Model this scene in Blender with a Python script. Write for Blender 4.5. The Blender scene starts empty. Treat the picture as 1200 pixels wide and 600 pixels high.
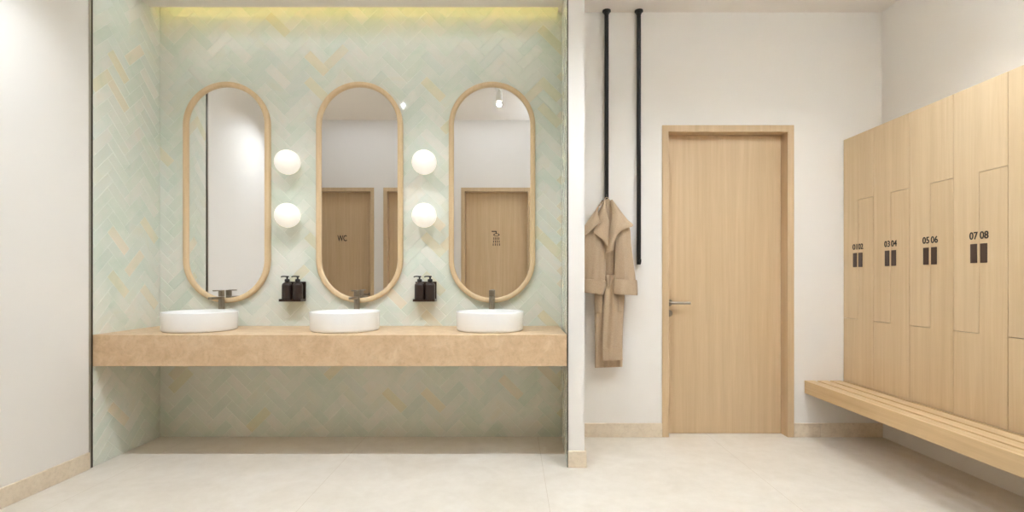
import bpy, bmesh, math, random
from mathutils import Vector, Matrix
random.seed(7)
sc = bpy.context.scene
COL = sc.collection
PI = math.pi

# ------------------------------------------------------------------ layout
EYE = 1.10
F = 600.0
ZF, ZB = 2.993, 3.568            # front of the alcove / back wall
XL, XR = -2.453, 2.577           # side walls
CEIL = 2.958
def P(px, py, y):                # photograph pixel at depth y -> place in the room
    return Vector(((px-600)*y/F, y, EYE+(327-py)*y/F))

# ------------------------------------------------------------------ helpers
def lin(c):
    c = c/255.0
    return c/12.92 if c <= 0.04045 else ((c+0.055)/1.055)**2.4
def rgb(r, g, b): return (lin(r), lin(g), lin(b), 1.0)

def link(name, bm, mats, parent=None, smooth=None):
    me = bpy.data.meshes.new(name)
    bmesh.ops.recalc_face_normals(bm, faces=bm.faces[:])
    bm.to_mesh(me); bm.free()
    if not isinstance(mats, (list, tuple)): mats = [mats]
    for m in mats: me.materials.append(m)
    o = bpy.data.objects.new(name, me); COL.objects.link(o)
    if smooth is not None:
        for p in me.polygons: p.use_smooth = True
        me.set_sharp_from_angle(angle=math.radians(smooth))
    if parent is not None:
        o.parent = parent
        o.matrix_parent_inverse = Matrix()
    return o

def tag(o, label=None, cat=None, group=None, kind=None):
    if label: o['label'] = label
    if cat: o['category'] = cat
    if group: o['group'] = group
    if kind: o['kind'] = kind
    return o
def struct(name, bm, m, label, cat, smooth=None):
    o = link(name, bm, m, None, smooth)
    return tag(o, label, cat, None, 'structure')
def thing(name, loc, label, cat, group=None):
    o = bpy.data.objects.new(name, None); COL.objects.link(o)
    o.empty_display_size = 0.05
    o.location = loc
    return tag(o, label, cat, group)
def copy_tree(o, parent=None):
    c = o.copy(); COL.objects.link(c)
    if parent is not None: c.parent = parent
    for ch in list(o.children): copy_tree(ch, c)
    return c

def new(): return bmesh.new()
def box(bm, x0, x1, y0, y1, z0, z1, bev=0.0, seg=2, mi=0):
    r = bmesh.ops.create_cube(bm, size=1.0)
    vs = r['verts']
    for v in vs:
        v.co.x = x0 if v.co.x < 0 else x1
        v.co.y = y0 if v.co.y < 0 else y1
        v.co.z = z0 if v.co.z < 0 else z1
    fs = set(f for v in vs for f in v.link_faces)
    for f in fs: f.material_index = mi
    if bev > 0:
        es = list(set(e for v in vs for e in v.link_edges))
        bmesh.ops.bevel(bm, geom=es, offset=bev, segments=seg, profile=0.5, affect='EDGES')
    return bm
def lathe(bm, prof, c=(0, 0, 0), seg=48, axis='Z', mi=0):
    rings = []
    for r, h in prof:
        if r < 1e-6:
            rings.append([bm.verts.new((0, 0, h))])
        else:
            rings.append([bm.verts.new((r*math.cos(2*PI*i/seg), r*math.sin(2*PI*i/seg), h)) for i in range(seg)])
    for a, b in zip(rings, rings[1:]):
        for i in range(seg):
            j = (i+1) % seg
            if len(a) == 1 and len(b) == 1: continue
            if len(a) == 1: f = bm.faces.new((a[0], b[i], b[j]))
            elif len(b) == 1: f = bm.faces.new((a[i], a[j], b[0]))
            else: f = bm.faces.new((a[i], a[j], b[j], b[i]))
            f.material_index = mi
    if len(rings[0]) > 1: bm.faces.new(rings[0])
    if len(rings[-1]) > 1: bm.faces.new(rings[-1])
    M = {'Z': Matrix(), 'Y': Matrix.Rotation(PI/2, 4, 'X'), 'X': Matrix.Rotation(PI/2, 4, 'Y')}[axis]
    M = Matrix.Translation(c) @ M
    for ring in rings:
        for v in ring: v.co = M @ v.co
    return bm
def cyl(bm, p0, p1, r, seg=24, bev=0.0):
    p0, p1 = Vector(p0), Vector(p1)
    d = p1-p0; L = d.length
    prof = [(r, 0), (r, L)] if bev <= 0 else [(r-bev, 0), (r, bev), (r, L-bev), (r-bev, L)]
    M = Matrix.Translation(p0) @ d.to_track_quat('Z', 'Y').to_matrix().to_4x4()
    n0 = len(bm.verts)
    lathe(bm, prof, seg=seg)
    bm.verts.ensure_lookup_table()
    for v in bm.verts[n0:]: v.co = M @ v.co
    return bm
def tube(bm, pts, r, seg=12):
    pts = [Vector(p) for p in pts]
    rings = []
    for i, p in enumerate(pts):
        d = (pts[min(i+1, len(pts)-1)]-pts[max(i-1, 0)]).normalized()
        q = d.to_track_quat('Z', 'Y')
        rings.append([bm.verts.new(p + q @ Vector((r*math.cos(2*PI*k/seg), r*math.sin(2*PI*k/seg), 0))) for k in range(seg)])
    for a, b in zip(rings, rings[1:]):
        for i in range(seg):
            j = (i+1) % seg
            bm.faces.new((a[i], a[j], b[j], b[i]))
    bm.faces.new(rings[0]); bm.faces.new(rings[-1])
    return bm
def prism(bm, pts, axis, a0, a1, bev=0.0):
    """polygon pts extruded along an axis; 'X': pts are (y,z), 'Z': pts are (x,y), 'Y': pts are (x,z)"""
    def co(p, a): return {'X': (a, p[0], p[1]), 'Y': (p[0], a, p[1]), 'Z': (p[0], p[1], a)}[axis]
    A = [bm.verts.new(co(p, a0)) for p in pts]; B = [bm.verts.new(co(p, a1)) for p in pts]
    bm.faces.new(A); bm.faces.new(B)
    n = len(pts)
    for i in range(n):
        bm.faces.new((A[i], A[(i+1) % n], B[(i+1) % n], B[i]))
    if bev > 0:
        es = list(set(e for v in A+B for e in v.link_edges))
        bmesh.ops.bevel(bm, geom=es, offset=bev, segments=1, affect='EDGES')
    return bm

# ------------------------------------------------------------------ materials
def mat(name, base, rough=0.5, metal=0.0, spec=0.5, coat=0.0):
    m = bpy.data.materials.new(name); m.use_nodes = True
    b = m.node_tree.nodes['Principled BSDF']
    b.inputs['Base Color'].default_value = base
    b.inputs['Roughness'].default_value = rough
    b.inputs['Metallic'].default_value = metal
    b.inputs['Specular IOR Level'].default_value = spec
    b.inputs['Coat Weight'].default_value = coat
    return m
def nodes(m): return m.node_tree.nodes, m.node_tree.links, m.node_tree.nodes['Principled BSDF']
def ramp(N, stops):
    r = N.new('ShaderNodeValToRGB')
    e = r.color_ramp.elements
    while len(e) < len(stops): e.new(0.5)
    for el, (p, c) in zip(e, stops): el.position = p; el.color = c
    return r
def coords(N, L, scale=(1, 1, 1), rand=False):
    tc = N.new('ShaderNodeTexCoord'); mp = N.new('ShaderNodeMapping')
    mp.inputs['Scale'].default_value = scale
    src = tc.outputs['Object']
    if rand:
        oi = N.new('ShaderNodeObjectInfo'); vm = N.new('ShaderNodeVectorMath'); vm.operation = 'MULTIPLY_ADD'
        cb = N.new('ShaderNodeCombineXYZ')
        for k in 'XYZ': L.new(oi.outputs['Random'], cb.inputs[k])
        L.new(cb.outputs[0], vm.inputs[0]); vm.inputs[1].default_value = (13.7, 9.1, 7.3)
        L.new(src, vm.inputs[2]); src = vm.outputs[0]
    L.new(src, mp.inputs['Vector'])
    return mp.outputs['Vector']
def noise(N, L, vec, scale, detail=4, rough=0.55, dist=0.0):
    n = N.new('ShaderNodeTexNoise'); L.new(vec, n.inputs['Vector'])
    n.inputs['Scale'].default_value = scale; n.inputs['Detail'].default_value = detail
    n.inputs['Roughness'].default_value = rough; n.inputs['Distortion'].default_value = dist
    return n.outputs['Fac']
def mix(N, L, a, b, fac, mode='MIX'):
    x = N.new('ShaderNodeMix'); x.data_type = 'RGBA'; x.blend_type = mode
    for s, v in ((x.inputs['A'], a), (x.inputs['B'], b), (x.inputs['Factor'], fac)):
        if hasattr(v, 'is_linked'): L.new(v, s)
        else: s.default_value = v
    return x.outputs['Result']
def bump(N, L, b, h, strength, dist=0.01):
    n = N.new('ShaderNodeBump'); n.inputs['Strength'].default_value = strength; n.inputs['Distance'].default_value = dist
    L.new(h, n.inputs['Height']); L.new(n.outputs['Normal'], b.inputs['Normal'])

def paint(name, base, rough=0.75):
    m = mat(name, base, rough, spec=0.3); N, L, b = nodes(m)
    v = coords(N, L); f = noise(N, L, v, 90, 2)
    bump(N, L, b, f, 0.05, 0.002)
    return m
def wood(name, dark, light, axis='Z', rough=0.45, rand=True):
    m = mat(name, light, rough, spec=0.35); N, L, b = nodes(m)
    s = {'Z': (1, 1, 0.035), 'Y': (1, 0.035, 1), 'X': (0.035, 1, 1)}[axis]
    v = coords(N, L, s, rand)
    f1 = noise(N, L, v, 26, 6, 0.6, 0.4)
    f2 = noise(N, L, v, 130, 3, 0.6)
    f3 = noise(N, L, v, 4.0, 2, 0.5)
    a = N.new('ShaderNodeMath'); a.operation = 'MULTIPLY_ADD'; L.new(f2, a.inputs[0]); a.inputs[1].default_value = 0.35; L.new(f1, a.inputs[2])
    c = N.new('ShaderNodeMath'); c.operation = 'MULTIPLY_ADD'; L.new(f3, c.inputs[0]); c.inputs[1].default_value = 0.55; L.new(a.outputs[0], c.inputs[2])
    r = ramp(N, [(0.0, dark), (1.0, light)])
    mr = N.new('ShaderNodeMapRange'); mr.inputs['From Min'].default_value = 0.62; mr.inputs['From Max'].default_value = 1.28
    L.new(c.outputs[0], mr.inputs['Value']); L.new(mr.outputs['Result'], r.inputs['Fac'])
    L.new(r.outputs['Color'], b.inputs['Base Color'])
    bump(N, L, b, f2, 0.06, 0.002)
    return m

M = {}
M['white'] = paint('white_paint', rgb(235, 230, 223))
M['ceil'] = paint('ceiling_paint', rgb(235, 228, 220))
WD, WL = rgb(198, 169, 131), rgb(218, 191, 155)
M['oak'] = wood('oak_upright', WD, WL, 'Z')
M['oak_pale'] = wood('oak_pale_upright', rgb(205, 178, 140), rgb(224, 200, 164), 'Z')
M['oak_y'] = wood('oak_lengthwise', rgb(200, 168, 124), rgb(226, 197, 154), 'Y')
M['oak_x'] = wood('oak_crosswise', WD, WL, 'X')
M['frame_oak'] = wood('oak_bent', rgb(210, 180, 138), rgb(229, 203, 164), 'Z', 0.4)
M['shadow_gap'] = mat('gap_shade_brown', rgb(96, 74, 52), 0.8)  # dark sheet that paints the shade between the locker doors
M['mirror'] = mat('mirror_silver', (0.90, 0.90, 0.90, 1), 0.0, 1.0)
M['steel'] = mat('brushed_nickel', rgb(160, 150, 135), 0.28, 1.0)
M['dark_steel_and_gap'] = mat('dark_metal_and_gap_shade', rgb(84, 76, 64), 0.4, 0.8)
M['grey_metal'] = mat('grey_metal_profile', rgb(178, 170, 158), 0.4, 0.6)
M['black'] = mat('black_metal', rgb(24, 22, 21), 0.45)
M['ceramic'] = mat('white_ceramic', rgb(242, 240, 236), 0.25, spec=0.5)
M['bottle'] = mat('dark_brown_bottle', rgb(50, 36, 31), 0.28)
M['pump'] = mat('black_pump', rgb(26, 20, 18), 0.35)
M['holder'] = mat('smoked_holder', rgb(70, 56, 48), 0.3, 0.6)
M['ink'] = mat('black_lettering', rgb(40, 32, 26), 0.6)
M['slot'] = mat('bronze_pull', rgb(72, 54, 46), 0.33, 0.0, 0.6)
M['fixture'] = mat('white_fixture', rgb(235, 232, 226), 0.4)

def emit(name, col, s, base=(0.8, 0.8, 0.8, 1)):
    m = mat(name, base, 0.4); N, L, b = nodes(m)
    b.inputs['Emission Color'].default_value = col; b.inputs['Emission Strength'].default_value = s
    return m
M['globe'] = emit('opal_glass', (1.0, 0.93, 0.82, 1), 0.32, rgb(240, 236, 228))
M['lens'] = emit('spot_lens', (1.0, 0.95, 0.88, 1), 3)
M['led'] = emit('led_strip', (1.0, 0.83, 0.30, 1), 9)
M['uplight'] = emit('fill_uplight_diffuser', (0.76, 0.895, 1.03, 1), 125)
M['washer'] = emit('fill_wash_diffuser', (0.80, 0.90, 1.0, 1), 2.2)
M['diffuser'] = emit('fill_panel_diffuser', (0.82, 0.905, 1.0, 1), 2.7)

# stone for the counter
def stone(name, a, b_, c, scale, rough=0.5, bumps=0.05):
    m = mat(name, a, rough, spec=0.4); N, L, b = nodes(m)
    v = coords(N, L)
    f = noise(N, L, v, scale, 8, 0.65, 0.6)
    g = noise(N, L, v, scale*4, 8, 0.75, 0.5)
    r = ramp(N, [(0.32, a), (0.52, b_), (0.70, c)])
    L.new(f, r.inputs['Fac'])
    r2 = ramp(N, [(0.38, (0.82, 0.80, 0.77, 1)), (0.52, (1, 1, 1, 1))])
    L.new(g, r2.inputs['Fac'])
    col = mix(N, L, r.outputs['Color'], r2.outputs['Color'], 0.55, 'MULTIPLY')
    L.new(col, b.inputs['Base Color'])
    bump(N, L, b, g, bumps, 0.002)
    return m
M['counter'] = stone('beige_travertine', rgb(205, 172, 134), rgb(217, 187, 150), rgb(226, 200, 166), 13, 0.5)
M['skirting'] = stone('beige_stone_skirting', rgb(221, 204, 180), rgb(227, 211, 188), rgb(231, 217, 195), 12, 0.5)

def floor_mat():
    m = mat('pale_stone_floor', rgb(226, 216, 196), 0.42, spec=0.4); N, L, b = nodes(m)
    tc = N.new('ShaderNodeTexCoord'); sep = N.new('ShaderNodeSeparateXYZ'); L.new(tc.outputs['Object'], sep.inputs[0])
    def line(o, off):
        a = N.new('ShaderNodeMath'); a.operation = 'ADD'; L.new(o, a.inputs[0]); a.inputs[1].default_value = -off+12.0
        d = N.new('ShaderNodeMath'); d.operation = 'PINGPONG'; L.new(a.outputs[0], d.inputs[0]); d.inputs[1].default_value = 0.6
        l = N.new('ShaderNodeMath'); l.operation = 'LESS_THAN'; L.new(d.outputs[0], l.inputs[0]); l.inputs[1].default_value = 0.0011
        return l.outputs[0]
    mx = N.new('ShaderNodeMath'); mx.operation = 'MAXIMUM'
    L.new(line(sep.outputs['X'], 0.18), mx.inputs[0]); L.new(line(sep.outputs['Y'], 1.17), mx.inputs[1])
    v = coords(N, L)
    f = noise(N, L, v, 2.2, 8, 0.65, 0.8); g = noise(N, L, v, 14, 6, 0.65)
    r = ramp(N, [(0.30, rgb(221, 212, 197)), (0.55, rgb(229, 221, 208)), (0.75, rgb(233, 227, 216))]); L.new(f, r.inputs['Fac'])
    r2 = ramp(N, [(0.35, (0.93, 0.92, 0.90, 1)), (0.6, (1, 1, 1, 1))]); L.new(g, r2.inputs['Fac'])
    c = mix(N, L, r.outputs['Color'], r2.outputs['Color'], 0.7, 'MULTIPLY')
    c = mix(N, L, c, rgb(202, 189, 168), mx.outputs[0])
    L.new(c, b.inputs['Base Color'])
    return m
M['floor'] = floor_mat()

def tile_mat():
    m = mat('glazed_herringbone_tile', rgb(205, 214, 195), 0.05, spec=0.35); N, L, b = nodes(m)
    at = N.new('ShaderNodeAttribute'); at.attribute_name = 'tile'
    v = coords(N, L)
    f = noise(N, L, v, 5, 5, 0.6, 0.8)
    r = ramp(N, [(0.28, (0.84, 0.905, 0.84, 1)), (0.44, (0.94, 0.965, 0.92, 1)), (0.56, (1.0, 0.985, 0.96, 1)), (0.74, (1.0, 0.95, 0.86, 1))]); L.new(f, r.inputs['Fac'])
    c = mix(N, L, at.outputs['Color'], r.outputs['Color'], 0.8, 'MULTIPLY')
    L.new(c, b.inputs['Base Color'])
    g = noise(N, L, v, 30, 3, 0.5)
    bump(N, L, b, g, 0.012, 0.004)
    return m
M['tile'] = tile_mat()
M['grout'] = mat('edge_glint_grout', rgb(240, 242, 232), 0.7)  # lighter than the tiles, painting in the light their edges catch

def cloth():
    m = mat('beige_terry_cloth', rgb(196, 172, 142), 0.95, spec=0.15); N, L, b = nodes(m)
    v = coords(N, L); f = noise(N, L, v, 260, 3, 0.6); g = noise(N, L, v, 20, 3)
    r = ramp(N, [(0.3, rgb(178, 154, 126)), (0.7, rgb(196, 173, 145))]); L.new(f, r.inputs['Fac'])
    L.new(r.outputs['Color'], b.inputs['Base Color'])
    b.inputs['Sheen Weight'].default_value = 0.25
    bump(N, L, b, f, 0.35, 0.003)
    return m
M['cloth'] = cloth()

# ------------------------------------------------------------------ the room
struct('floor', box(new(), -3.45, 2.72, -0.62, 3.85, -0.08, 0), M['floor'], 'pale beige large-format stone floor', 'floor')
struct('wall_left', box(new(), XL-0.12, XL, 1.11, 2.985, 0, 3.6), M['white'], 'white painted wall left of the tiled alcove', 'wall')
struct('wall_right', box(new(), XR, XR+0.12, -0.55, ZB, 0, 3.6), M['white'], 'white painted wall behind the lockers', 'wall')

DX0, DX1, DTOP = 1.045, 1.961, 2.170
bm = new()
T = ZB+0.14
box(bm, 0.345, DX0+0.012, ZB, T, 0, 3.1)
box(bm, DX1-0.012, XR+0.12, ZB, T, 0, 3.1)
box(bm, DX0+0.012, DX1-0.012, ZB, T, DTOP-0.012, 3.1)
struct('wall_back', bm, M['white'], 'white painted back wall around the oak door', 'wall')
bm = new()
prism(bm, [(0.327, ZF), (0.424, ZF), (0.424, ZB), (0.347, ZB)], 'Z', 0, CEIL)
struct('wall_partition', bm, M['white'], 'white end of the partition between tiled alcove and door', 'wall')

# ceilings: low over the washroom, a slot above the tiled wall, high over the lobby
bm = new()
box(bm, XL-0.12, XR+0.12, 1.11, ZF, CEIL, CEIL+0.64)
box(bm, 0.32, XR+0.12, ZF, T, CEIL, CEIL+0.64)
struct('ceiling', bm, M['ceil'], 'off-white flat ceiling', 'ceiling')
bm = new()
box(bm, XL, 0.35, ZF+0.0, 3.471, 2.9425, 2.965)
box(bm, XL-0.12, 0.35, ZF, T, 3.12, 3.16)
struct('ceiling_alcove', bm, M['ceil'], 'dropped ceiling over the alcove with a light slot at the tiled wall', 'ceiling')
struct('ceiling_lobby', box(new(), -3.45, XR+0.12, -0.62, 1.11, 3.52, 3.6), M['ceil'], 'high ceiling facing the mirrors', 'ceiling')

# ---- herringbone tiles
TL, TW = 0.1914, 0.0638
def clip(poly, u0, u1, v0, v1):
    for ax, lim, sgn in ((0, u0, 1), (0, u1, -1), (1, v0, 1), (1, v1, -1)):
        out = []
        for i in range(len(poly)):
            a, b = poly[i], poly[(i+1) % len(poly)]
            ia, ib = (a[ax]-lim)*sgn >= 0, (b[ax]-lim)*sgn >= 0
            if ia: out.append(a)
            if ia != ib:
                t = (lim-a[ax])/(b[ax]-a[ax])
                out.append((a[0]+t*(b[0]-a[0]), a[1]+t*(b[1]-a[1])))
        poly = out
        if len(poly) < 3: return []
    return poly
def area(p): return 0.5*sum(p[i][0]*p[(i+1) % len(p)][1]-p[(i+1) % len(p)][0]*p[i][1] for i in range(len(p)))
def clean(p):
    q = []
    for a in p:
        if not q or (a[0]-q[-1][0])**2+(a[1]-q[-1][1])**2 > 1e-8: q.append(a)
    if len(q) > 1 and (q[0][0]-q[-1][0])**2+(q[0][1]-q[-1][1])**2 < 1e-8: q.pop()
    return q
def inset(p, d):
    n = len(p); out = []
    for i in range(n):
        a, b, c = p[i-1], p[i], p[(i+1) % n]
        e1 = Vector((b[0]-a[0], b[1]-a[1])).normalized(); e2 = Vector((c[0]-b[0], c[1]-b[1])).normalized()
        n1 = Vector((-e1.y, e1.x)); n2 = Vector((-e2.y, e2.x))
        k = n1+n2; den = max(0.35, 1+n1.dot(n2))
        k = k*(d/den)
        out.append((b[0]+k.x, b[1]+k.y))
    return out
PAL = [(rgb(214, 226, 208), 30), (rgb(226, 231, 218), 28), (rgb(206, 221, 205), 16), (rgb(231, 232, 220), 18), (rgb(213, 225, 213), 8)]
OCHRE = [rgb(232, 222, 178), rgb(234, 221, 190), rgb(224, 217, 176)]
def hnoise(u, v, s): # smooth drift of the glaze between batches of tiles
    return 0.5+0.5*math.sin(u*5.1+s)*math.cos(v*3.7+s*1.7)
def tiled(name, w, h, mapf, slab, seed, label, u_off=0.0):
    rnd = random.Random(seed)
    bm = new(); lay = bm.loops.layers.float_color.new('tile')
    C = math.cos(PI/4)
    tot = sum(k for _, k in PAL)
    def pick():
        t = rnd.random()*tot
        for c, k in PAL:
            t -= k
            if t <= 0: return c
        return PAL[0][0]
    rng = int(6/TW)
    W2 = TW*math.sqrt(2)
    for m_ in range(-16, 17):
        for k in range(-120, 120):
            for kind in (0, 1):
                if kind == 0: r = (k*TW+2*TL*m_, k*TW, TL, TW)
                else: r = (k*TW+2*TL*m_+TL, k*TW+TW-TL, TW, TL)
                g = 0.0005
                q = [(r[0]+g, r[1]+g), (r[0]+r[2]-g, r[1]+g), (r[0]+r[2]-g, r[1]+r[3]-g), (r[0]+g, r[1]+r[3]-g)]
                q = [((x-y)*C+u_off, (x+y)*C+0.03) for x, y in q]
                if max(p[0] for p in q) < 0 or min(p[0] for p in q) > w or max(p[1] for p in q) < 0 or min(p[1] for p in q) > h: continue
                rr = (rnd.random(), rnd.gauss(0, 1), rnd.gauss(0, 1), rnd.random()); col = pick()
                q = clean(clip(q, 0.0005, w-0.0005, 0.0005, h-0.0005))
                if len(q) < 3 or area(q) < 6e-5: continue
                uc = sum(p[0] for p in q)/len(q); vc = sum(p[1] for p in q)/len(q)
                t = hnoise(uc, vc, seed)
                j = 0.975+0.035*rr[0]+0.02*t
                base = (0.755, 0.80, 0.725)
                col = tuple(0.58*base[i_]+0.42*col[i_] for i_ in range(3))
                # batches of ochre glaze run up the wall every third column of the pattern
                oc = max(0.0, math.cos(2*PI*(uc-u_off-0.24)/(3*TL*math.sqrt(2))))**10*(0.5+0.5*math.sin(vc*6.3+seed+uc))
                if rr[3] < 0.85*oc+0.015:
                    o_ = OCHRE[int(rr[0]*2.99)]; col = tuple(0.52*col[i_]+0.48*o_[i_] for i_ in range(3))
                cc = tuple(min(1, col[i_]*j*(1.03, 0.985, 1.0)[i_]) for i_ in range(3))+(1,)
                tu, tv = rr[1]*0.0008, rr[2]*0.0008
                top = inset(q, min(0.0018, 0.2*math.sqrt(area(q))))
                lo = [bm.verts.new(mapf(p[0], p[1], 0.0)) for p in q]
                hi = [bm.verts.new(mapf(p[0], p[1], 0.0014+tu*(p[0]-uc)+tv*(p[1]-vc))) for p in top]
                fs = [bm.faces.new(hi)]
                n = len(q)
                for i in range(n): fs.append(bm.faces.new((lo[i], lo[(i+1) % n], hi[(i+1) % n], hi[i])))
                for f in fs:
                    f.material_index = 0
                    for l in f.loops: l[lay] = cc
    n0 = len(bm.faces)
    slab(bm)
    bm.faces.ensure_lookup_table()
    for f in bm.faces[n0:]: f.material_index = 1
    return struct(name, bm, [M['tile'], M['grout']], label, 'wall')
tiled('wall_alcove_back', 0.345-XL, 3.12, lambda u, v, d: (XL+u, ZB-d, v),
      lambda bm: box(bm, XL-0.12, 0.345, ZB, T, 0, 3.12), 3, 'mint green herringbone tiled wall behind the mirrors', 0.10)
tiled('wall_alcove_left', ZB-2.993, 3.12, lambda u, v, d: (XL+d, 2.993+u, v),
      lambda bm: box(bm, XL-0.12, XL, 2.985, ZB, 0, 3.12), 5, 'mint green herringbone tiled side of the alcove beside the left wall', 0.02)
def skew(u, v, d): return (0.324+0.020*u/0.575-d, ZF+u, v)
tiled('wall_alcove_right', 0.575, 3.12, skew,
      lambda bm: prism(bm, [(0.324, ZF), (0.3268, ZF), (0.3468, ZB), (0.344, ZB)], 'Z', 0, 3.12), 9, 'mint green herringbone tiled side of the partition', 0.07)

# edge profiles of the alcove
bm = box(new(), XL-0.002, XL+0.004, 2.966, 2.978, 0, CEIL); tr = struct('trim_1', bm, M['grey_metal'], 'slim grey metal edge profile between left wall and tiles', 'trim')
bm = box(new(), XL-0.002, XL+0.003, 2.978, 2.993, 0, CEIL); struct('trim_2', bm, M['dark_steel_and_gap'], 'dark strip painting the shade of a recess at the left edge of the tiles', 'trim')  # dark colour put in for the shade of a narrow recess
bm = box(new(), 0.3225, 0.3285, ZF-0.004, ZF+0.006, 0, CEIL); struct('trim_3', bm, M['dark_steel_and_gap'], 'dark metal edge strip between tiles and white partition end', 'trim')

# skirting
BH = 0.097
def skirt(name, boxes, label):
    bm = new()
    for b in boxes: box(bm, *b, 0, BH, 0.0015, 1)
    return struct(name, bm, M['skirting'], label, 'skirting')
skirt('baseboard_left', [(XL-0.002, XL+0.012, 1.12, 2.336), (XL-0.002, XL+0.012, 2.338, 2.964)], 'beige stone skirting along the left white wall')
skirt('baseboard_back', [(0.437, DX0-0.001, ZB-0.011, ZB+0.003), ], 'beige stone skirting under the hanging robe')
skirt('baseboard_back_right', [(DX1+0.001, 2.143, ZB-0.011, ZB+0.003), (2.145, XR, ZB-0.011, ZB+0.003)], 'beige stone skirting right of the oak door under the bench')
skirt('baseboard_partition', [(0.327, 0.435, ZF-0.011, ZF+0.003), (0.4225, 0.435, ZF+0.003, ZB)], 'beige stone skirting at the foot of the partition')

# lobby walls (seen in the mirrors only)
YR = -0.45
struct('wall_lobby_left', box(new(), -3.45, -3.33, YR, 1.23, 0, 3.6), M['white'], 'white side wall of the lobby facing the mirrors', 'wall')
struct('wall_lobby_front', box(new(), -3.33, XL-0.12, 1.11, 1.23, 0, 3.6), M['white'], 'white return wall at the end of the left wall', 'wall')
REAR = [(-3.070, -2.033), (-1.895, -0.858), (-0.750, 0.287)]
RTOP = 2.446
bm = new()
xs = [-3.45]
for a, b in REAR: xs += [a+0.015, b-0.015]
xs.append(XR+0.12)
for i in range(0, len(xs)-2, 2): box(bm, xs[i], xs[i+1], YR-0.17, YR, 0, 3.6)
WX0, WX1, WZ0, WZ1 = 0.62, 2.40, 0.95, 3.25
x0_ = xs[-2]
box(bm, x0_, WX0, YR-0.17, YR, 0, 3.6); box(bm, WX1, xs[-1], YR-0.17, YR, 0, 3.6)
box(bm, WX0, WX1, YR-0.17, YR, 0, WZ0); box(bm, WX0, WX1, YR-0.17, YR, WZ1, 3.6)
for a, b in REAR: box(bm, a+0.015, b-0.015, YR-0.17, YR, RTOP-0.015, 3.6)
struct('wall_rear', bm, M['white'], 'white wall with three oak doors reflected in the mirrors', 'wall')

# added lobby window behind the camera, lets in fill daylight
bm = new()
fw_ = 0.05
for b in ((WX0, WX0+fw_, WZ0, WZ1), (WX1-fw_, WX1, WZ0, WZ1), (WX0+fw_, WX1-fw_, WZ0, WZ0+fw_), (WX0+fw_, WX1-fw_, WZ1-fw_, WZ1), ((WX0+WX1)/2-0.03, (WX0+WX1)/2+0.03, WZ0+fw_, WZ1-fw_)):
    box(bm, b[0], b[1], YR-0.13, YR-0.06, b[2], b[3], 0.003, 1)
struct('fill_window_1', bm, M['fixture'], 'added white framed lobby window for fill daylight', 'window')
pl = bpy.data.lights.new('fill_window_portal', 'AREA'); pl.shape = 'RECTANGLE'; pl.size = WX1-WX0; pl.size_y = WZ1-WZ0
pl.cycles.is_portal = True
po = bpy.data.objects.new('fill_window_portal', pl); COL.objects.link(po)
po.location = ((WX0+WX1)/2, YR-0.20, (WZ0+WZ1)/2); po.rotation_euler = (PI/2, 0, 0)

# ------------------------------------------------------------------ doors
def lever(bm, base, d, n):
    """rosette, neck and bar; d = along the bar, n = out of the door"""
    base, d, n = Vector(base), Vector(d), Vector(n)
    cyl(bm, base, base+n*0.008, 0.025, 32, 0.002)
    cyl(bm, base+n*0.006, base+n*0.050, 0.009, 20)
    k = [base+n*0.044-d*0.006, base+n*0.052+d*0.004, base+n*0.054+d*0.02, base+n*0.054+d*0.135]
    tube(bm, k, 0.0095, 16)
    return bm
def make_door(name, x0, x1, top, yw, s, cw, rec, label, hx, hd, hz):
    """s=+1: wall face looks towards -y (door set back towards +y); s=-1 the other way round"""
    t = thing(name, (0, 0, 0), label, 'door'); t['kind'] = 'structure'
    t.location = ((x0+x1)/2, yw, 0); off = Vector(t.location)
    def put(nm, bm, m, par=t, sm=None):
        if par is t:
            for v in bm.verts: v.co -= off
        else:
            for v in bm.verts: v.co -= off
        return link(nm, bm, m, par, sm)
    def yy(a, b): return (min(yw+s*a, yw+s*b), max(yw+s*a, yw+s*b))
    bm = new()
    for xa, xb in ((x0, x0+cw), (x1-cw, x1)):
        box(bm, xa, xb, *yy(-0.010, 0.135), 0, top-cw, 0.0015, 1)
    box(bm, x0, x1, *yy(-0.010, 0.135), top-cw, top, 0.0015, 1)
    fr = put('frame', bm, M['oak'])
    bm = box(new(), x0+cw+0.002, x1-cw-0.002, *yy(rec, rec+0.042), 0.003, top-cw-0.002, 0.0015, 1)
    pn = put('panel', bm, M['oak'])
    bm = new(); lever(bm, (hx, yw+s*rec, hz), (hd, 0, 0), (0, -s, 0))
    h = put('handle', bm, M['steel'], t, 40); h['label'] = 'brushed metal lever handle'
    bm = new(); cyl(bm, (hx, yw+s*rec, hz-0.075), (hx, yw+s*rec-s*0.008, hz-0.075), 0.025, 32, 0.002)
    cyl(bm, (hx, yw+s*(rec-0.007), hz-0.075), (hx, yw+s*(rec-0.016), hz-0.075), 0.010, 20, 0.001)
    k = put('keyhole_rosette', bm, M['steel'], t, 40); k['label'] = 'round metal keyhole plate below the handle'
    return t, off
make_door('door_1', DX0, DX1, DTOP, ZB, 1, 0.0455, 0.073, 'closed light oak door between hanging robe and lockers', 1.115, 1, 0.932)
dW, oW = make_door('door_2', *REAR[0], RTOP, YR, -1, 0.055, 0.10, 'oak door lettered WC reflected in the middle mirror', -2.125, -1, 0.874)
make_door('door_3', *REAR[1], RTOP, YR, -1, 0.055, 0.10, 'oak door barely seen at the right edge of the middle mirror', -0.95, -1, 0.874)
dS, oS = make_door('door_4', *REAR[2], RTOP, YR, -1, 0.055, 0.10, 'oak door with a shower symbol reflected in the right mirror', 0.195, -1, 0.874)

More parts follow.
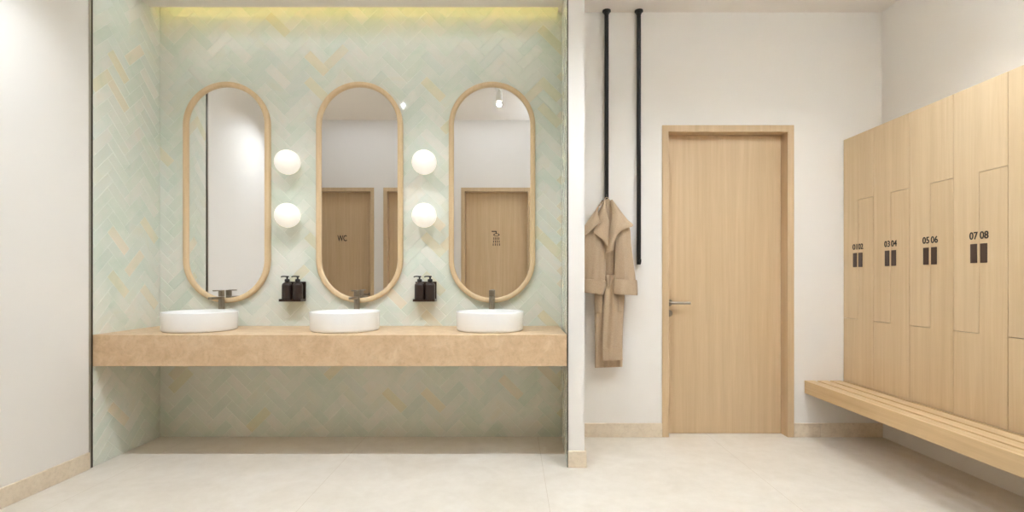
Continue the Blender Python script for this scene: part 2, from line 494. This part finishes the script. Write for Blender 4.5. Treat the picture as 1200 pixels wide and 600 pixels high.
def text_bm(txt, width, height, depth=0.002, off=0.0):
    cu = bpy.data.curves.new('lettering', 'FONT'); cu.body = txt; cu.extrude = depth/2; cu.offset = off
    cu.resolution_u = 4
    o = bpy.data.objects.new('lettering', cu)
    COL.objects.link(o)
    me = bpy.data.meshes.new_from_object(o.evaluated_get(bpy.context.evaluated_depsgraph_get()))
    bpy.data.objects.remove(o); bpy.data.curves.remove(cu)
    bm = new(); bm.from_mesh(me); bpy.data.meshes.remove(me)
    x0 = min(v.co.x for v in bm.verts); x1 = max(v.co.x for v in bm.verts)
    y0 = min(v.co.y for v in bm.verts); y1 = max(v.co.y for v in bm.verts)
    for v in bm.verts:
        v.co.x = ((v.co.x-x0)/(x1-x0)-0.5)*width; v.co.y = ((v.co.y-y0)/(y1-y0)-0.5)*height
    return bm
bm = text_bm('WC', 0.140, 0.090, 0.003, 0.012)
R = Matrix(((1, 0, 0, 0), (0, 0, 1, 0), (0, 1, 0, 0), (0, 0, 0, 1)))
yd = YR-0.10+0.0016
bm.transform(Matrix.Translation(Vector((-2.536, yd, 1.710))-oW) @ R)
o = link('lettering', bm, M['ink'], dW); o['label'] = 'black letters WC'
def icon(bm, x0, x1, z0, z1): box(bm, x0, x1, yd-0.0014, yd+0.0014, z0, z1)
bm = new()
K = 7.55/600
def ix(px): return (px-600)*K
def iz(py): return 1.1+(327-py)*K
icon(bm, ix(575.8), ix(581.6), iz(271.1), iz(269.9))
icon(bm, ix(580.7), ix(581.8), iz(273.0), iz(270.2))
for k in range(24):   # ring of the shower head
    a0, a1 = 2*PI*k/24, 2*PI*(k+1)/24
    p = [(ix(581.6)+math.cos(a)*r*1.0, iz(274.5)+math.sin(a)*r*0.45) for a, r in ((a0, 0.047), (a1, 0.047), (a1, 0.032), (a0, 0.032))]
    prism(bm, p, 'Y', yd-0.0014, yd+0.0014)
for i in range(4):
    for j in range(3):
        c = ix(578.5+i*2.0+(i-1.5)*0.25*j); zc = iz(277.6+j*3.6)
        icon(bm, c-0.0055, c+0.0055, zc-0.034, zc)
bm.transform(Matrix.Translation(-oS))
o = link('shower_symbol', bm, M['ink'], dS); o['label'] = 'black shower head symbol'

# ------------------------------------------------------------------ vanity counter
bm = box(new(), XL+0.0008, 0.3215, ZF, ZB-0.0045, 0.590, 0.774, 0.002, 2)
tag(link('vanity_counter', bm, M['counter']), 'thick beige stone vanity counter spanning the tiled alcove', 'counter')

# ------------------------------------------------------------------ mirrors
MZ0, MZ1, MW = 0.935, 2.4645, 0.598
def capsule(w, h, n=32):
    r = w/2; L = h/2-r; pts = []
    for k in range(n+1): a = PI*k/n; pts.append((r*math.cos(a), L+r*math.sin(a)))
    for k in range(n+1): a = PI+PI*k/n; pts.append((r*math.cos(a), -L+r*math.sin(a)))
    return pts
def make_mirror(label):
    t = thing('oval_mirror', (0, ZB-0.004, (MZ0+MZ1)/2), label, 'mirror', 'oval mirrors above the vanity counter')
    H = MZ1-MZ0; fw, d = 0.034, 0.034
    prof = [(0, 0), (0, -d+0.008), (0.003, -d+0.003), (0.009, -d), (fw-0.009, -d), (fw-0.003, -d+0.003), (fw, -d+0.008), (fw, 0)]
    bm = new(); rings = []
    for q, y in prof:
        rings.append([bm.verts.new((p[0], y, p[1])) for p in capsule(MW-2*q, H-2*q)])
    n = len(rings[0])
    for a, b in zip(rings, rings[1:]+rings[:1]):
        for i in range(n):
            bm.faces.new((a[i], a[(i+1) % n], b[(i+1) % n], b[i]))
    link('frame', bm, M['frame_oak'], t, 40)['label'] = 'pale bent oak frame'
    bm = new(); g = capsule(MW-2*fw+0.004, H-2*fw+0.004)
    A = [bm.verts.new((p[0], -0.016, p[1])) for p in g]; B = [bm.verts.new((p[0], -0.004, p[1])) for p in g]
    bm.faces.new(A); bm.faces.new(B)
    for i in range(len(g)): bm.faces.new((A[i], A[(i+1) % len(g)], B[(i+1) % len(g)], B[i]))
    link('glass', bm, M['mirror'], t)['label'] = 'mirror glass'
    return t
MX = [-1.976, -1.056, -0.138]
ML = ['left tall oak-framed oval mirror, reflecting tiles and plain white wall', 'middle tall oak-framed oval mirror, reflecting the WC door',
      'right tall oak-framed oval mirror, reflecting the shower door']
m0 = make_mirror(ML[0])
for i in range(3):
    o = m0 if i == 0 else copy_tree(m0)
    o.location.x = MX[i]; o['label'] = ML[i]

# ------------------------------------------------------------------ basins and taps
CT = 0.774
BX = [-1.989, -1.064, -0.140]
BY = 3.268
def make_basin(label):
    t = thing('wash_basin', (0, BY, CT), label, 'wash basin', 'round vessel basins on the counter')
    R_, H = 0.2155, 0.121
    prof = [(0.0, 0.0), (R_-0.020, 0.0), (R_-0.012, 0.0015), (R_-0.006, 0.007), (R_-0.004, 0.016), (R_, H-0.006), (R_-0.001, H-0.002), (R_-0.004, H),
            (R_-0.008, H-0.001), (R_-0.011, H-0.005), (R_-0.018, 0.045), (R_-0.035, 0.026), (R_-0.08, 0.017), (0.03, 0.013), (0.0, 0.0125)]
    bm = lathe(new(), prof, seg=96); link('bowl', bm, M['ceramic'], t, 50)
    bm = lathe(new(), [(0.0, 0.0128), (0.030, 0.0128), (0.030, 0.0155), (0.026, 0.017), (0.0, 0.017)], seg=32)
    link('drain', bm, M['steel'], t, 40)['label'] = 'round metal drain'
    return t
def make_tap(label):
    t = thing('basin_tap', (0, 3.503, CT), label, 'tap', 'basin mixer taps behind the basins')
    bm = lathe(new(), [(0.0, 0), (0.023, 0), (0.023, 0.004), (0.0195, 0.006), (0.0195, 0.206), (0.0, 0.206)], seg=40)
    link('body', bm, M['steel'], t, 40)
    bm = box(new(), -0.013, 0.013, -0.138, -0.012, 0.196-0.006, 0.196+0.010-0.0, 0.003, 2)
    link('spout', bm, M['steel'], t, 40)
    bm = new(); lathe(bm, [(0.0, 0.208), (0.0195, 0.208), (0.0195, 0.248), (0.018, 0.2495), (0.0, 0.2495)], seg=40)
    box(bm, -0.012, 0.012, -0.088, -0.010, 0.2435, 0.2515, 0.0025, 2)
    link('lever', bm, M['steel'], t, 40)
    return t
b0 = make_basin('x'); t0 = make_tap('x')
pos = ['left', 'middle', 'right']
for i in range(3):
    o = b0 if i == 0 else copy_tree(b0); o.location.x = BX[i]; o['label'] = 'round white basin on the counter under the %s mirror' % pos[i]
    o = t0 if i == 0 else copy_tree(t0); o.location.x = BX[i]+0.002; o['label'] = 'brushed metal tap behind the basin under the %s mirror' % pos[i]

# ------------------------------------------------------------------ globe wall lights
SX = [-1.518, -0.594]; SZ = [1.890, 1.531]
def make_sconce():
    t = thing('globe_wall_light', (0, ZB-0.003, 0), 'x', 'wall light', 'globe wall lights between the mirrors')
    bm = lathe(new(), [(0.0, 0.0), (0.045, 0.0), (0.045, 0.008), (0.030, 0.012), (0.030, 0.030), (0.0, 0.030)], seg=40, axis='Y')
    link('base', bm, M['fixture'], t, 40)['label'] = 'white wall mount'
    r = 0.083; prof = []
    for k in range(0, 33): a = PI*k/32; prof.append((max(0.0, r*math.sin(a)), 0.104-r*math.cos(a)))
    bm = lathe(new(), prof, seg=64, axis='Y'); link('globe', bm, M['globe'], t, 60)
    return t
s0 = make_sconce(); first = True
for i in range(2):
    for j in range(2):
        o = s0 if first else copy_tree(s0); first = False
        o.location.x = SX[i]; o.location.z = SZ[j]
        o['label'] = '%s white globe wall light between the %s mirrors' % (('upper', 'lower')[j], ('left and middle', 'middle and right')[i])

# ------------------------------------------------------------------ soap dispensers
DXS = [(-1.5425, -1.4705), (-0.634, -0.562)]
DZ = 0.954; DY = 3.513
def make_bottle():
    t = thing('soap_dispenser', (0, DY, DZ), 'x', 'soap dispenser', 'soap dispensers in the wall holders')
    bm = lathe(new(), [(0.0, 0.0), (0.031, 0.0), (0.0330, 0.002), (0.0345, 0.006), (0.0345, 0.098), (0.033, 0.109), (0.028, 0.117), (0.019, 0.1225), (0.013, 0.125), (0.013, 0.130), (0.0, 0.130)], seg=48)
    link('bottle', bm, M['bottle'], t, 45)
    bm = lathe(new(), [(0.0, 0.128), (0.0165, 0.128), (0.0165, 0.142), (0.013, 0.146), (0.006, 0.147), (0.0055, 0.158), (0.011, 0.159), (0.011, 0.167), (0.0, 0.168)], seg=32)
    pu = link('pump', bm, M['pump'], t, 45); pu['label'] = 'black pump head'
    bm = new(); tube(bm, [(0.004, 0, 0.1635), (-0.020, -0.006, 0.1645), (-0.034, -0.010, 0.163), (-0.037, -0.011, 0.158)], 0.0042, 12)
    link('nozzle', bm, M['pump'], pu, 45)
    return t
def make_holder():
    t = thing('dispenser_holder', (0, ZB-0.003, DZ), 'x', 'dispenser holder', 'wall holders under the globe lights')
    link('back_plate', box(new(), -0.073, 0.073, -0.010, 0, -0.008, 0.128, 0.002, 1), M['holder'], t)
    bm = box(new(), -0.073, 0.073, -0.095, -0.009, -0.007, -0.001, 0.0015, 1)
    link('shelf', bm, M['grey_metal'], t)['label'] = 'thin metal shelf'
    bm = new()
    for s in (-1, 1): box(bm, s*0.0735-0.0012, s*0.0735+0.0012, -0.095, -0.009, -0.007, 0.010)
    box(bm, -0.0735, 0.0735, -0.0975, -0.0955, -0.007, 0.007)
    link('rim', bm, M['holder'], t)
    return t
h0 = make_holder(); d0 = make_bottle(); first = True
for i in range(2):
    nm = ('left and middle', 'middle and right')[i]
    o = h0 if i == 0 else copy_tree(h0); o.location.x = sum(DXS[i])/2
    o['label'] = 'dark wall holder for two bottles between the %s mirrors' % nm
    for j in range(2):
        o = d0 if first else copy_tree(d0); first = False
        o.location.x = DXS[i][j]
        o['label'] = '%s dark brown soap bottle in the holder between the %s mirrors' % (('left', 'right')[j], nm)

# ------------------------------------------------------------------ hanging rods and robe
RY = 3.545
def make_rod(px, pyb, label, hook):
    x = (px-600)*RY/F; zb = EYE+(327-pyb)*RY/F
    t = thing('hanging_rod', (x, RY, CEIL), label, 'rod', 'black rods hanging from the ceiling')
    link('flange', lathe(new(), [(0.0, 0.0), (0.029, 0.0), (0.029, -0.008), (0.019, -0.011), (0.019, -0.022), (0.0, -0.022)][::-1], seg=32), M['black'], t, 40)
    link('pole', lathe(new(), [(0.0, zb-CEIL), (0.012, zb-CEIL), (0.0145, zb-CEIL+0.003), (0.0145, -0.020), (0.0, -0.020)], seg=28), M['black'], t, 40)
    bm = new()
    z = zb-CEIL+0.03
    tube(bm, [(0, -0.010, z), (0, -0.030, z-0.012), (0, -0.042, z-0.022), (0, -0.048, z-0.014), (0, -0.050, z+0.004)], 0.005, 12)
    link('hook', bm, M['black'], t, 40)
    return t
make_rod(710.8, 233.5, 'black ceiling rod holding the beige robe', True)
make_rod(748.6, 310.0, 'bare black ceiling rod right of the robe', False)

def cr(pts, t):
    n = len(pts)-1
    i = min(int(t), n-1); u = t-i
    p0, p1, p2, p3 = pts[max(i-1, 0)], pts[i], pts[i+1], pts[min(i+2, n)]
    return [0.5*(2*b+(c-a)*u+(2*a-5*b+4*c-d)*u*u+(3*b-a-3*c+d)*u**3) for a, b, c, d in zip(p0, p1, p2, p3)]
RO = P(711, 433, 3.48)
robe = thing('bath_robe', RO, 'beige terry bathrobe hanging from the left black rod', 'bathrobe')
def loft(secs, rows=48, seg=56, folds=(), tilt=0.0, cap=True, sq=0.75):
    """secs: (py, left px, right px, depth centre, half thickness)"""
    bm = new(); rings = []
    n = len(secs)-1
    for r in range(rows+1):
        f = r/rows
        py, xl, xr, yc, th = cr(secs, f*n)
        ring = []
        for k in range(seg):
            a = 2*PI*k/seg
            c, s = math.cos(a), math.sin(a)
            cx = math.copysign(abs(c)**sq, c); sx = math.copysign(abs(s)**sq, s)
            px = (xl+xr)/2+(xr-xl)/2*cx
            y = yc-th*sx
            for fr, am, ph in folds:
                y -= am*f**0.7*math.sin(fr*cx*PI+ph+1.3*f)*abs(s)**0.5*(1 if s > 0 else 0.4)
            ring.append(bm.verts.new(P(px, py+tilt*cx, y)-RO))
        rings.append(ring)
    for a, b in zip(rings, rings[1:]):
        for i in range(seg): bm.faces.new((a[i], a[(i+1) % seg], b[(i+1) % seg], b[i]))
    if cap: bm.faces.new(rings[0]); bm.faces.new(rings[-1])
    return bm
def sheet(inner, outer, yi, yo, bulge=0.010, rows=36, cols=10, thick=0.006, rip=0.0):
    bm = new(); g = []
    n = len(inner)-1
    for r in range(rows+1):
        t = r/rows*n
        a = cr(inner, t); b = cr(outer, t)
        ya = cr([(v,) for v in yi], t)[0]; yb = cr([(v,) for v in yo], t)[0]
        row = []
        for c in range(cols+1):
            u = c/cols
            y = ya+(yb-ya)*u-bulge*math.sin(PI*u)-rip*math.sin(PI*u)*math.sin(2*PI*1.6*u+0.9*t)
            row.append(bm.verts.new(P(a[0]+(b[0]-a[0])*u, a[1]+(b[1]-a[1])*u, y)-RO))
        g.append(row)
    for r in range(rows):
        for c in range(cols): bm.faces.new((g[r][c], g[r][c+1], g[r+1][c+1], g[r+1][c]))
    bmesh.ops.recalc_face_normals(bm, faces=bm.faces[:])
    f0 = bm.faces[:]
    bmesh.ops.solidify(bm, geom=f0, thickness=thick)
    return bm
C_ = M['cloth']
body = [(233.5, 708, 714, 3.503, 0.012), (242, 704, 719, 3.502, 0.024), (254, 698, 727, 3.500, 0.036), (268, 691, 736, 3.497, 0.044), (285, 692, 736, 3.502, 0.042),
        (310, 695, 734, 3.505, 0.038), (340, 696.5, 732.5, 3.502, 0.042), (365, 696.5, 731, 3.497, 0.046), (400, 697, 729.8, 3.498, 0.044), (430.5, 697, 729.5, 3.499, 0.040)]
link('body', loft(body, 80, 88, ((2.2, 0.010, 0.4), (4.5, 0.004, 1.0)), tilt=-0.6), C_, robe, 60)
sl = [(262, 694, 701, 3.470, 0.016), (272, 687, 705, 3.462, 0.030), (288, 684, 708.5, 3.455, 0.040), (310, 683.3, 709.5, 3.452, 0.044), (332, 682.8, 709, 3.452, 0.045), (343, 682.5, 707, 3.452, 0.044)]
sr = [(260, 724, 733, 3.470, 0.016), (268, 721.5, 738.5, 3.462, 0.030), (284, 720.5, 739.5, 3.455, 0.040), (306, 720, 742.5, 3.452, 0.044), (330, 719.6, 745.2, 3.452, 0.045), (344, 719.6, 745.6, 3.452, 0.044)]
for S, ti, cf in ((sl, 1.5, [(327.5, 682, 708.8, 3.452, 0.047), (329, 681.3, 709.6, 3.452, 0.051), (336, 681, 709, 3.452, 0.052), (342.5, 681, 706.8, 3.452, 0.051), (344, 681.8, 705.8, 3.452, 0.047)]),
                  (sr, 0.6, [(327.5, 719.2, 745.6, 3.452, 0.047), (329, 718.6, 746.2, 3.452, 0.051), (336, 718.8, 746.6, 3.452, 0.052), (344, 719.2, 746.8, 3.452, 0.051), (345.5, 720, 746, 3.452, 0.047)])):
    s_ = link('sleeve', loft(S, 48, 56, ((1.6, 0.012, 0.9), (3.4, 0.004, 0.2)), tilt=ti), C_, robe, 60)
    link('cuff', loft([(q[0], q[1]-0.6, q[2]+0.6, q[3]-0.004, q[4]+0.006) for q in cf], 16, 56, ((1.6, 0.010, 1.6),), tilt=ti), C_, s_, 60)['label'] = 'turned-back cuff'
# overlapping front panel with its hem
fp_i = [(708.8, 322), (708.2, 340), (707.2, 365), (706.5, 390), (706.2, 408), (706.4, 422.5)]
fp_o = [(721.0, 322), (723.5, 340), (727.0, 365), (728.8, 390), (729.2, 408), (729.4, 421.5)]
link('front_panel', sheet(fp_i, fp_o, [3.455, 3.446, 3.436, 3.430, 3.428, 3.427], [3.450, 3.445, 3.440, 3.440, 3.440, 3.442], 0.012, 48, 24, 0.008, 0.010), C_, robe, 60)
hm_i = [(706.0, 408.5), (705.9, 415), (706.1, 423.0)]; hm_o = [(729.3, 407.5), (729.5, 414), (729.8, 422.0)]
link('hem', sheet(hm_i, hm_o, [3.4255, 3.4245, 3.4235], [3.4370, 3.4370, 3.4370], 0.014, 12, 16, 0.006), C_, robe, 60)
# lapels and shoulder collar
l_i = [(709, 234.5), (710, 243), (711.5, 251), (714, 259), (715, 267), (715, 279), (713.5, 291)]
l_o = [(707.5, 235), (704, 244), (702, 252), (702.5, 260), (696, 271), (705, 280), (712, 290.5)]
link('lapel', sheet(l_i, l_o, [3.478, 3.462, 3.448, 3.438, 3.430, 3.424, 3.420], [3.478, 3.460, 3.440, 3.424, 3.408, 3.402, 3.412], 0.010, 48, 12, 0.008), C_, robe, 60)
r_i = [(716, 234.5), (717.5, 243), (717.8, 251), (716.5, 259), (715.5, 266), (714.5, 280), (711.5, 296.5)]
r_o = [(717, 235), (725, 246), (734.5, 258), (741.5, 265), (731, 268.5), (721.8, 276), (717.5, 293)]
link('lapel', sheet(r_i, r_o, [3.478, 3.460, 3.444, 3.432, 3.424, 3.416, 3.412], [3.478, 3.456, 3.430, 3.412, 3.402, 3.400, 3.404], 0.012, 48, 12, 0.008), C_, robe, 60)
c_i = [(707, 234.5), (702.5, 242), (700.5, 250), (702, 256), (704, 260.5)]
c_o = [(706.5, 235.5), (697, 249.5), (690, 259), (684.5, 268), (683.5, 278)]
link('collar', sheet(c_i, c_o, [3.476, 3.452, 3.430, 3.412, 3.402], [3.480, 3.468, 3.452, 3.430, 3.408], 0.012, 36, 12, 0.008), C_, robe, 60)
bm = new()
for a, b in (((710.5, 322), (713.6, 338)), ((718.5, 322), (713.6, 338))):
    tube(bm, [P(a[0]+(b[0]-a[0])*k/6, a[1]+(b[1]-a[1])*k/6, 3.440-0.004*math.sin(PI*k/6))-RO for k in range(7)], 0.0045, 8)
link('belt_loop', bm, C_, robe, 60)
for pi_, po_, y1, y2 in (([(724.8, 346), (724.6, 365.5)], [(731.4, 345), (730.6, 364.5)], 3.430, 3.462), ([(697.2, 346), (697.6, 366)], [(706, 347), (706, 366)], 3.458, 3.436)):
    link('pocket', sheet(pi_, po_, [y1, y1], [y2, y2], 0.006, 12, 10, 0.006), C_, robe, 60)
bm = new()
tube(bm, [P(711+2.0*math.sin(a), 234.5-2.6*math.cos(a)-0.6, 3.498)-RO for a in [2*PI*k/20 for k in range(21)]], 0.0028, 8)
link('hanging_loop', bm, C_, robe, 60)

# ------------------------------------------------------------------ lockers
LX = 2.309; LB, LT = 0.3945, 2.068; S1, S2 = 1.628, 0.830
UW = 0.2955
def make_locker(i, nums):
    y1 = ZB-0.002-UW*i; y0 = y1-UW; ym = (y0+y1)/2; off = Vector((LX, ym, LB))
    where = ['nearest the back wall', 'second from the back wall', 'third from the back wall', 'fourth from the back wall', 'cut by the right photo edge'][i]
    lab = ('oak locker unit with doors numbered %s and %s, %s' % (nums[0], nums[1], where)) if nums else 'plain oak locker unit %s' % where
    t = thing('locker', off, lab, 'locker', 'oak lockers above the slatted bench')
    def loc(bm):
        for v in bm.verts: v.co -= off
        return bm
    bm = new(); box(bm, LX+0.021, XR-0.002, y0+0.0005, y1-0.0005, LB, LT-0.001)
    link('body', loc(bm), M['oak_pale'], t)
    bm = box(new(), LX+0.0195, LX+0.0208, y0+0.002, y1-0.002, LB+0.002, LT-0.003); link('gap_shade', loc(bm), M['shadow_gap'], t)['label'] = 'dark sheet painting shade into the door gaps'
    g = 0.0015
    A = [(y0+g, LT-g), (y1-g, LT-g), (y1-g, S2+g), (ym+g, S2+g), (ym+g, S1+g), (y0+g, S1+g)]
    B = [(y0+g, S1-g), (ym-g, S1-g), (ym-g, S2-g), (y1-g, S2-g), (y1-g, LB+g), (y0+g, LB+g)]
    for poly, sy, n in ((A, 1, nums[0] if nums else None), (B, -1, nums[1] if nums else None)):
        d = link('door', loc(prism(new(), poly, 'X', LX, LX+0.018, 0.0006)), M['oak_pale'], t)
        if n: d['label'] = 'door numbered %s' % n
        yc = ym+sy*0.027
        bm = box(new(), LX-0.004, LX+0.002, yc-0.018, yc+0.018, 1.180, 1.275, 0.0012, 1)
        link('handle', loc(bm), M['slot'], d)['label'] = 'dark rectangular pull'
        if n:
            bm = text_bm(n, 0.046, 0.038, 0.0016, 0.014)
            R_ = Matrix(((0, 0, -1, LX-0.0008), (-1, 0, 0, yc+sy*0.0015), (0, 1, 0, 1.316), (0, 0, 0, 1)))
            bm.transform(R_)
            link('number', loc(bm), M['ink'], d)['label'] = 'black number %s' % n
    return t
for i in range(5):
    make_locker(i, [('01', '02'), ('03', '04'), ('05', '06'), ('07', '08'), None][i])

# ------------------------------------------------------------------ bench
BX0, BZ = 2.037, 0.3935
yb0, yb1 = 1.85, ZB
ben = thing('slatted_bench', (BX0, yb1, 0), 'long oak slatted bench fixed under the row of lockers', 'bench')
bo = Vector(ben.location)
def bl(bm):
    for v in bm.verts: v.co -= bo
    return bm
link('fascia', bl(box(new(), BX0, BX0+0.026, yb0, yb1, BZ-0.088, BZ, 0.002, 1)), M['oak_y'], ben)['label'] = 'deep front board'
for a, b in ((BX0+0.0265, 2.109), (2.128, 2.197), (2.216, 2.288), (2.307, 2.400), (2.412, 2.560)):
    link('slat', bl(box(new(), a, b, yb0, yb1, BZ-0.045, BZ, 0.002, 1)), M['oak_y'], ben)
for yy_ in (3.50, 1.95):
    link('crossbar', bl(box(new(), BX0+0.026, XR, yy_-0.02, yy_+0.02, BZ-0.085, BZ-0.045)), M['oak_x'], ben)  # hidden crossbars under the slats, reaching the wall

# ------------------------------------------------------------------ lamps
SPX = [-1.985, -1.060, -0.125, 0.800, 1.735]
SPY = 2.10
SPOT_W = 48
TILT = math.radians(13)
def make_spot():
    t = thing('ceiling_spotlight', (0, SPY, CEIL), 'x', 'spotlight', 'white cylinder spotlights on the ceiling')
    link('canopy', lathe(new(), [(0.0, -0.012), (0.036, -0.012), (0.038, -0.010), (0.038, 0.0), (0.0, 0.0)], seg=32), M['fixture'], t, 40)
    bd = link('body', lathe(new(), [(0.0, -0.118), (0.026, -0.118), (0.026, -0.130), (0.030, -0.130), (0.030, -0.030), (0.026, -0.026), (0.012, -0.024), (0.012, -0.002), (0.0, -0.002)], seg=36), M['fixture'], t, 40)
    ln = link('lens', lathe(new(), [(0.0, -0.124), (0.0255, -0.124), (0.0255, -0.1185), (0.0, -0.1185)], seg=32), M['lens'], t, 40)
    for q in (bd, ln): q.rotation_euler.x = TILT; q.location.z = -0.012
    return t
sp0 = make_spot()
lab = ['white ceiling spotlight in front of the left basin', 'white ceiling spotlight in front of the middle basin', 'white ceiling spotlight reflected in the right mirror',
       'white ceiling spotlight in front of the hanging robe', 'white ceiling spotlight between oak door and bench']
spots = []
for i in range(5):
    o = sp0 if i == 0 else copy_tree(sp0); spots.append(o)
    o.location.x = SPX[i]; o['label'] = lab[i]
for i, o in enumerate(spots):
    ld = bpy.data.lights.new('spot_lamp', 'SPOT'); ld.energy = SPOT_W*(0.95, 1.27, 1.12, 0.5, 1.25)[i]; ld.color = (0.82, 0.905, 1.0)
    ld.spot_size = math.radians(128); ld.spot_blend = 1.0; ld.shadow_soft_size = 0.02
    lo = bpy.data.objects.new('spot_lamp', ld); COL.objects.link(lo); lo.parent = o; lo.location = (0, 0.15*math.sin(TILT), -0.02-0.15*math.cos(TILT))
    lo.rotation_euler = (TILT, math.radians(4) if i == 0 else 0, 0)
# added fill panel in the alcove soffit, out of view, brightens the tiles
t = thing('fill_wash_light', (-1.06, 3.135, 2.9425), 'added wide fill panel in the alcove soffit, out of view', 'ceiling light')
bm = new()
for b in ((-1.30, 1.30, -0.130, -0.122), (-1.30, 1.30, 0.122, 0.130), (-1.30, -1.290, -0.122, 0.122), (1.290, 1.30, -0.122, 0.122)): box(bm, *b, -0.006, 0.002)
link('trim', bm, M['fixture'], t)
link('diffuser', box(new(), -1.29, 1.29, -0.122, 0.122, -0.003, 0.002), M['washer'], t)
# LED strip in the slot above the tiles
t = thing('led_strip', (0, 3.46, 2.965), 'warm yellow light strip hidden in the slot above the tiles', 'light strip')
link('profile', box(new(), XL+0.02, 0.325, -0.010, 0.004, 0, 0.020), M['grey_metal'], t)
link('strip', box(new(), XL+0.02, 0.325, -0.006, 0.006, 0.020, 0.030), M['led'], t)
# added suspended uplight, out of view, brightens upper walls and ceiling
t = thing('fill_uplight', (1.66, 1.50, 2.45), 'added long suspended fill uplight, out of view', 'fill light')
bm = new()
for b in ((-0.90, 0.90, -0.050, -0.044, -0.03, 0.03), (-0.90, 0.90, 0.044, 0.050, -0.03, 0.03), (-0.90, -0.894, -0.044, 0.044, -0.03, 0.03), (0.894, 0.90, -0.044, 0.044, -0.03, 0.03), (-0.894, 0.894, -0.044, 0.044, -0.03, -0.024)): box(bm, *b)
link('housing', bm, M['fixture'], t)
link('diffuser', box(new(), -0.893, 0.893, -0.043, 0.043, 0.0, 0.012), M['uplight'], t)
for x in (-0.7, 0.7):
    link('cable', tube(new(), [(x, 0, -0.024), (x, 0, 0.2), (x, 0, CEIL-2.45)], 0.002, 8), M['fixture'], t)
# added lobby ceiling panels for soft fill, out of view
for x, l in ((-2.2, 'over the WC door'), (-0.35, 'over the shower door'), (1.5, 'beyond the lockers')):
    t = thing('fill_light_panel', (x, 0.25, 3.52), 'added flat fill light panel '+l, 'ceiling light', 'added fill panels in the lobby')
    bm = new()
    for b in ((-0.65, 0.65, -0.33, -0.30), (-0.65, 0.65, 0.30, 0.33), (-0.65, -0.62, -0.30, 0.30), (0.62, 0.65, -0.30, 0.30)): box(bm, *b, -0.04, 0)
    link('frame', bm, M['fixture'], t)
    link('diffuser', box(new(), -0.62, 0.62, -0.30, 0.30, -0.030, -0.004), M['diffuser'], t)

# ------------------------------------------------------------------ world, camera, view
w = bpy.data.worlds.new('World'); sc.world = w; w.use_nodes = True
w.node_tree.nodes['Background'].inputs[0].default_value = (0.82, 0.905, 1.0, 1)
w.node_tree.nodes['Background'].inputs[1].default_value = 0.12
cam = bpy.data.cameras.new('camera'); co = bpy.data.objects.new('camera', cam); COL.objects.link(co)
cam.sensor_width = 36; cam.lens = 18; cam.shift_y = 27/1200
cam.clip_start = 0.05
co.location = (0, 0, EYE); co.rotation_euler = (PI/2, 0, 0)
sc.camera = co
vs = sc.view_settings
vs.view_transform = 'Standard'; vs.look = 'None'; vs.gamma = 1; vs.use_curve_mapping = False
vs.exposure = 0.06
try:
    sc.cycles.max_bounces = 10; sc.cycles.diffuse_bounces = 6; sc.cycles.glossy_bounces = 6
    sc.cycles.use_denoising = True
    sc.cycles.caustics_reflective = True; sc.cycles.sample_clamp_indirect = 0
except Exception: pass
